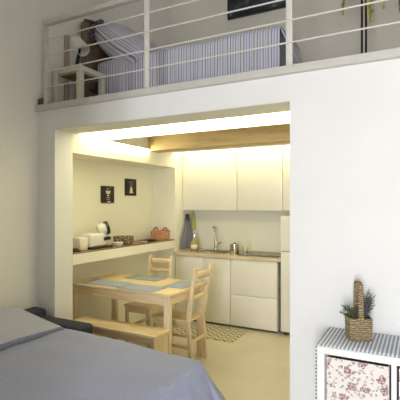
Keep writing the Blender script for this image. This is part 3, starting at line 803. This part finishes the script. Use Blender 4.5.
def fbox(cx, label):
    t = thing('storage_box', label, 'storage box', (cx, UY0 + .17, zc + ti / 2), group='floral boxes in the cube unit')
    w, d, h = .157, .16, .313
    b = B().box(-w, w, -d, -d + .008, 0, h, .003).box(-w, w, d - .008, d, 0, h, .003).box(-w, -w + .008, -d + .008, d - .008, 0, h).box(w - .008, w, -d + .008, d - .008, 0, h).box(-w + .008, w - .008, -d + .008, d - .008, 0, .008)
    obj('fabric_body', b, 'floral', t, smooth=False, uvbox=True)
    return t
cxl = (UX0 + th + (UX0 + UX1) / 2 - .012) / 2; cxr = ((UX0 + UX1) / 2 + .012 + UX1 - th) / 2
fbox(cxl, 'cream floral fabric storage box in the left compartment of the white cube unit')
fbox(cxr, 'cream floral fabric storage box in the right compartment, cut off by the photo edge')
# runner
t = thing('table_runner', 'blue and white striped runner on top of the white cube unit', 'runner', ((UX0 + UX1) / 2, (UY0 + UY1) / 2, UH))
b = B()
L = hx + .004
def rn(u, v):
    s = -L - .34 + u * (2 * L + .68)
    y = -hy + .004 + v * (2 * hy - .012)
    if s < -L: return (-L, y, .004 - (-L - s))
    if s > L: return (L, y, .004 - (s - L))
    return (s, y, .004)
b.grid(rn, 120, 6, lambda u, v: (u * (2 * L + .68), v * .4))
obj('cloth', b, 'runner', t, solid=.003)
for sx in (-1, 1):
    b = B(); b.box(sx * (L + .0015) - .003, sx * (L + .0015) + .003, -hy - .004, -hy + .004, -.335, .0)
    for f in b.bm.faces:
        for l in f.loops: l[b.uv].uv = (l.vert.co.x, l.vert.co.z)
    obj('dotted_edging', b, 'lace', t, smooth=False)['label'] = 'black and white dotted edging of the runner'

# basket with handle and sprigs
t = thing('seagrass_basket', 'square woven seagrass basket with tall handle on the striped runner', 'basket', (-.330, 2.580, UH + .0075), R(21))
hw = .062
def wbasket():
    b = B(); n = 12; rows = 14; H = .125
    def ring(s, z): 
        pts = []
        for k in range(4 * n):
            e, q = divmod(k, n); q = q / n * 2 - 1
            x, y = [(q, -1), (1, q), (-q, 1), (-1, -q)][e]
            r = 1 - .06 * (abs(x * y)) ** 4
            pts.append(b.bm.verts.new((x * hw * s * r, y * hw * s * r, z)))
        return pts
    rs = [ring((1 + .06 * k / rows) * (1 + (.035 if k % 2 else 0)), H * k / rows) for k in range(rows + 1)]
    rin = [ring((1 + .06 * k / rows) * .9, max(.008, H * k / rows)) for k in range(rows, -1, -1)]
    al = rs + rin
    for A, D in zip(al, al[1:]):
        m = len(A)
        for k in range(m): b.bm.faces.new((A[k], A[(k + 1) % m], D[(k + 1) % m], D[k]))
    b.bm.faces.new(al[0][::-1]); b.bm.faces.new(al[-1])
    return b
obj('woven_body', wbasket(), 'seagrass', t)
hh, hr = .325, .052
pts = [(0, -hw * 1.04, .03), (0, -hw * 1.05, .13), (0, -.060, .20), (0, -.055, .27), (0, -.048, hh - .016), (0, -.034, hh - .004), (0, 0, hh), (0, .034, hh - .004), (0, .048, hh - .016), (0, .055, .27), (0, .060, .20), (0, hw * 1.05, .13), (0, hw * 1.04, .03)]
obj('handle', B().tube(pts, .012, 10, flat=(.0145, .005)), 'seagrass', t)
obj('filler', B().box(-hw * .88, hw * .88, -hw * .88, hw * .88, .07, .095, .005), 'soil', t, smooth=False)
rng = random.Random(3)
def sprig(b, base, tip, nl, ll, wl):
    base, tip = Vector(base), Vector(tip); mid = (base + tip) / 2 + Vector((0, 0, .015))
    pts = [base * (1 - q) ** 2 + mid * 2 * q * (1 - q) + tip * q * q for q in [k / 8 for k in range(9)]]
    b.tube(pts, .0011, 5)
    for k in range(nl):
        q = .15 + .85 * k / nl; p = base * (1 - q) ** 2 + mid * 2 * q * (1 - q) + tip * q * q
        d = (tip - base).normalized(); a = Vector((rng.uniform(-1, 1), rng.uniform(-1, 1), rng.uniform(-.6, .6)))
        a = (a - d * a.dot(d)).normalized(); e = p + (d * .7 + a * .75).normalized() * ll * rng.uniform(.7, 1.15)
        n = (e - p).cross(d + Vector((.01, .02, 0))).normalized() * wl
        m = p * .5 + e * .5
        b.quad([p, m + n, e, m - n])
for k in range(34):
    right = k < 25
    if right: tip = (rng.uniform(.02, .088), rng.uniform(-.03, .07), rng.uniform(.18, .285) - (0.03 if k % 3 else 0))
    else: tip = (rng.uniform(-.10, -.02), rng.uniform(-.05, .03), rng.uniform(.13, .185))
    b = B(); sprig(b, (rng.uniform(-.03, .035), rng.uniform(-.035, .035), .095), tip, 24, .034, .0028)
    o = obj('sprig', b, 'sprigblue' if (right and k % 2 == 0) else 'sprig', t, solid=.0006)
    if right and k % 2 == 0: o['label'] = 'dusky blue sprig'

# ------------------------------------------------------------------ light
x0w, x1w, z0w, z1w = W1
def area(name, loc, rot, sx, sy, power, col):
    l = bpy.data.lights.new(name, 'AREA'); l.shape = 'RECTANGLE'; l.size = sx; l.size_y = sy; l.energy = power; l.color = col
    o = bpy.data.objects.new(name, l); C.objects.link(o); o.location = loc; o.rotation_euler = rot
    return o
area('daylight', ((x0w + x1w) / 2, YB - .16, (z0w + z1w) / 2), (R(90), 0, 0), x1w - x0w - .1, z1w - z0w - .1, 208, (.94, .965, 1))
wd = bpy.data.worlds.new('sky'); bpy.context.scene.world = wd; wd.use_nodes = True
wd.node_tree.nodes['Background'].inputs[0].default_value = (.75, .85, 1, 1); wd.node_tree.nodes['Background'].inputs[1].default_value = 1.0

# ------------------------------------------------------------------ camera
cam = bpy.data.cameras.new('camera'); co = bpy.data.objects.new('camera', cam); C.objects.link(co)
cam.sensor_width = 36; cam.lens = 36 * 419 / 400; cam.shift_y = .0125
co.location = (0, 0, 1.53); co.rotation_euler = (R(90), 0, R(28))
s = bpy.context.scene; s.camera = co
s.view_settings.view_transform = 'Standard'; s.view_settings.look = 'None'; s.view_settings.exposure = 0; s.view_settings.gamma = 1
s.view_settings.use_curve_mapping = False
s.cycles.max_bounces = 10; s.cycles.diffuse_bounces = 6; s.cycles.use_denoising = True
s.cycles.sample_clamp_indirect = 6
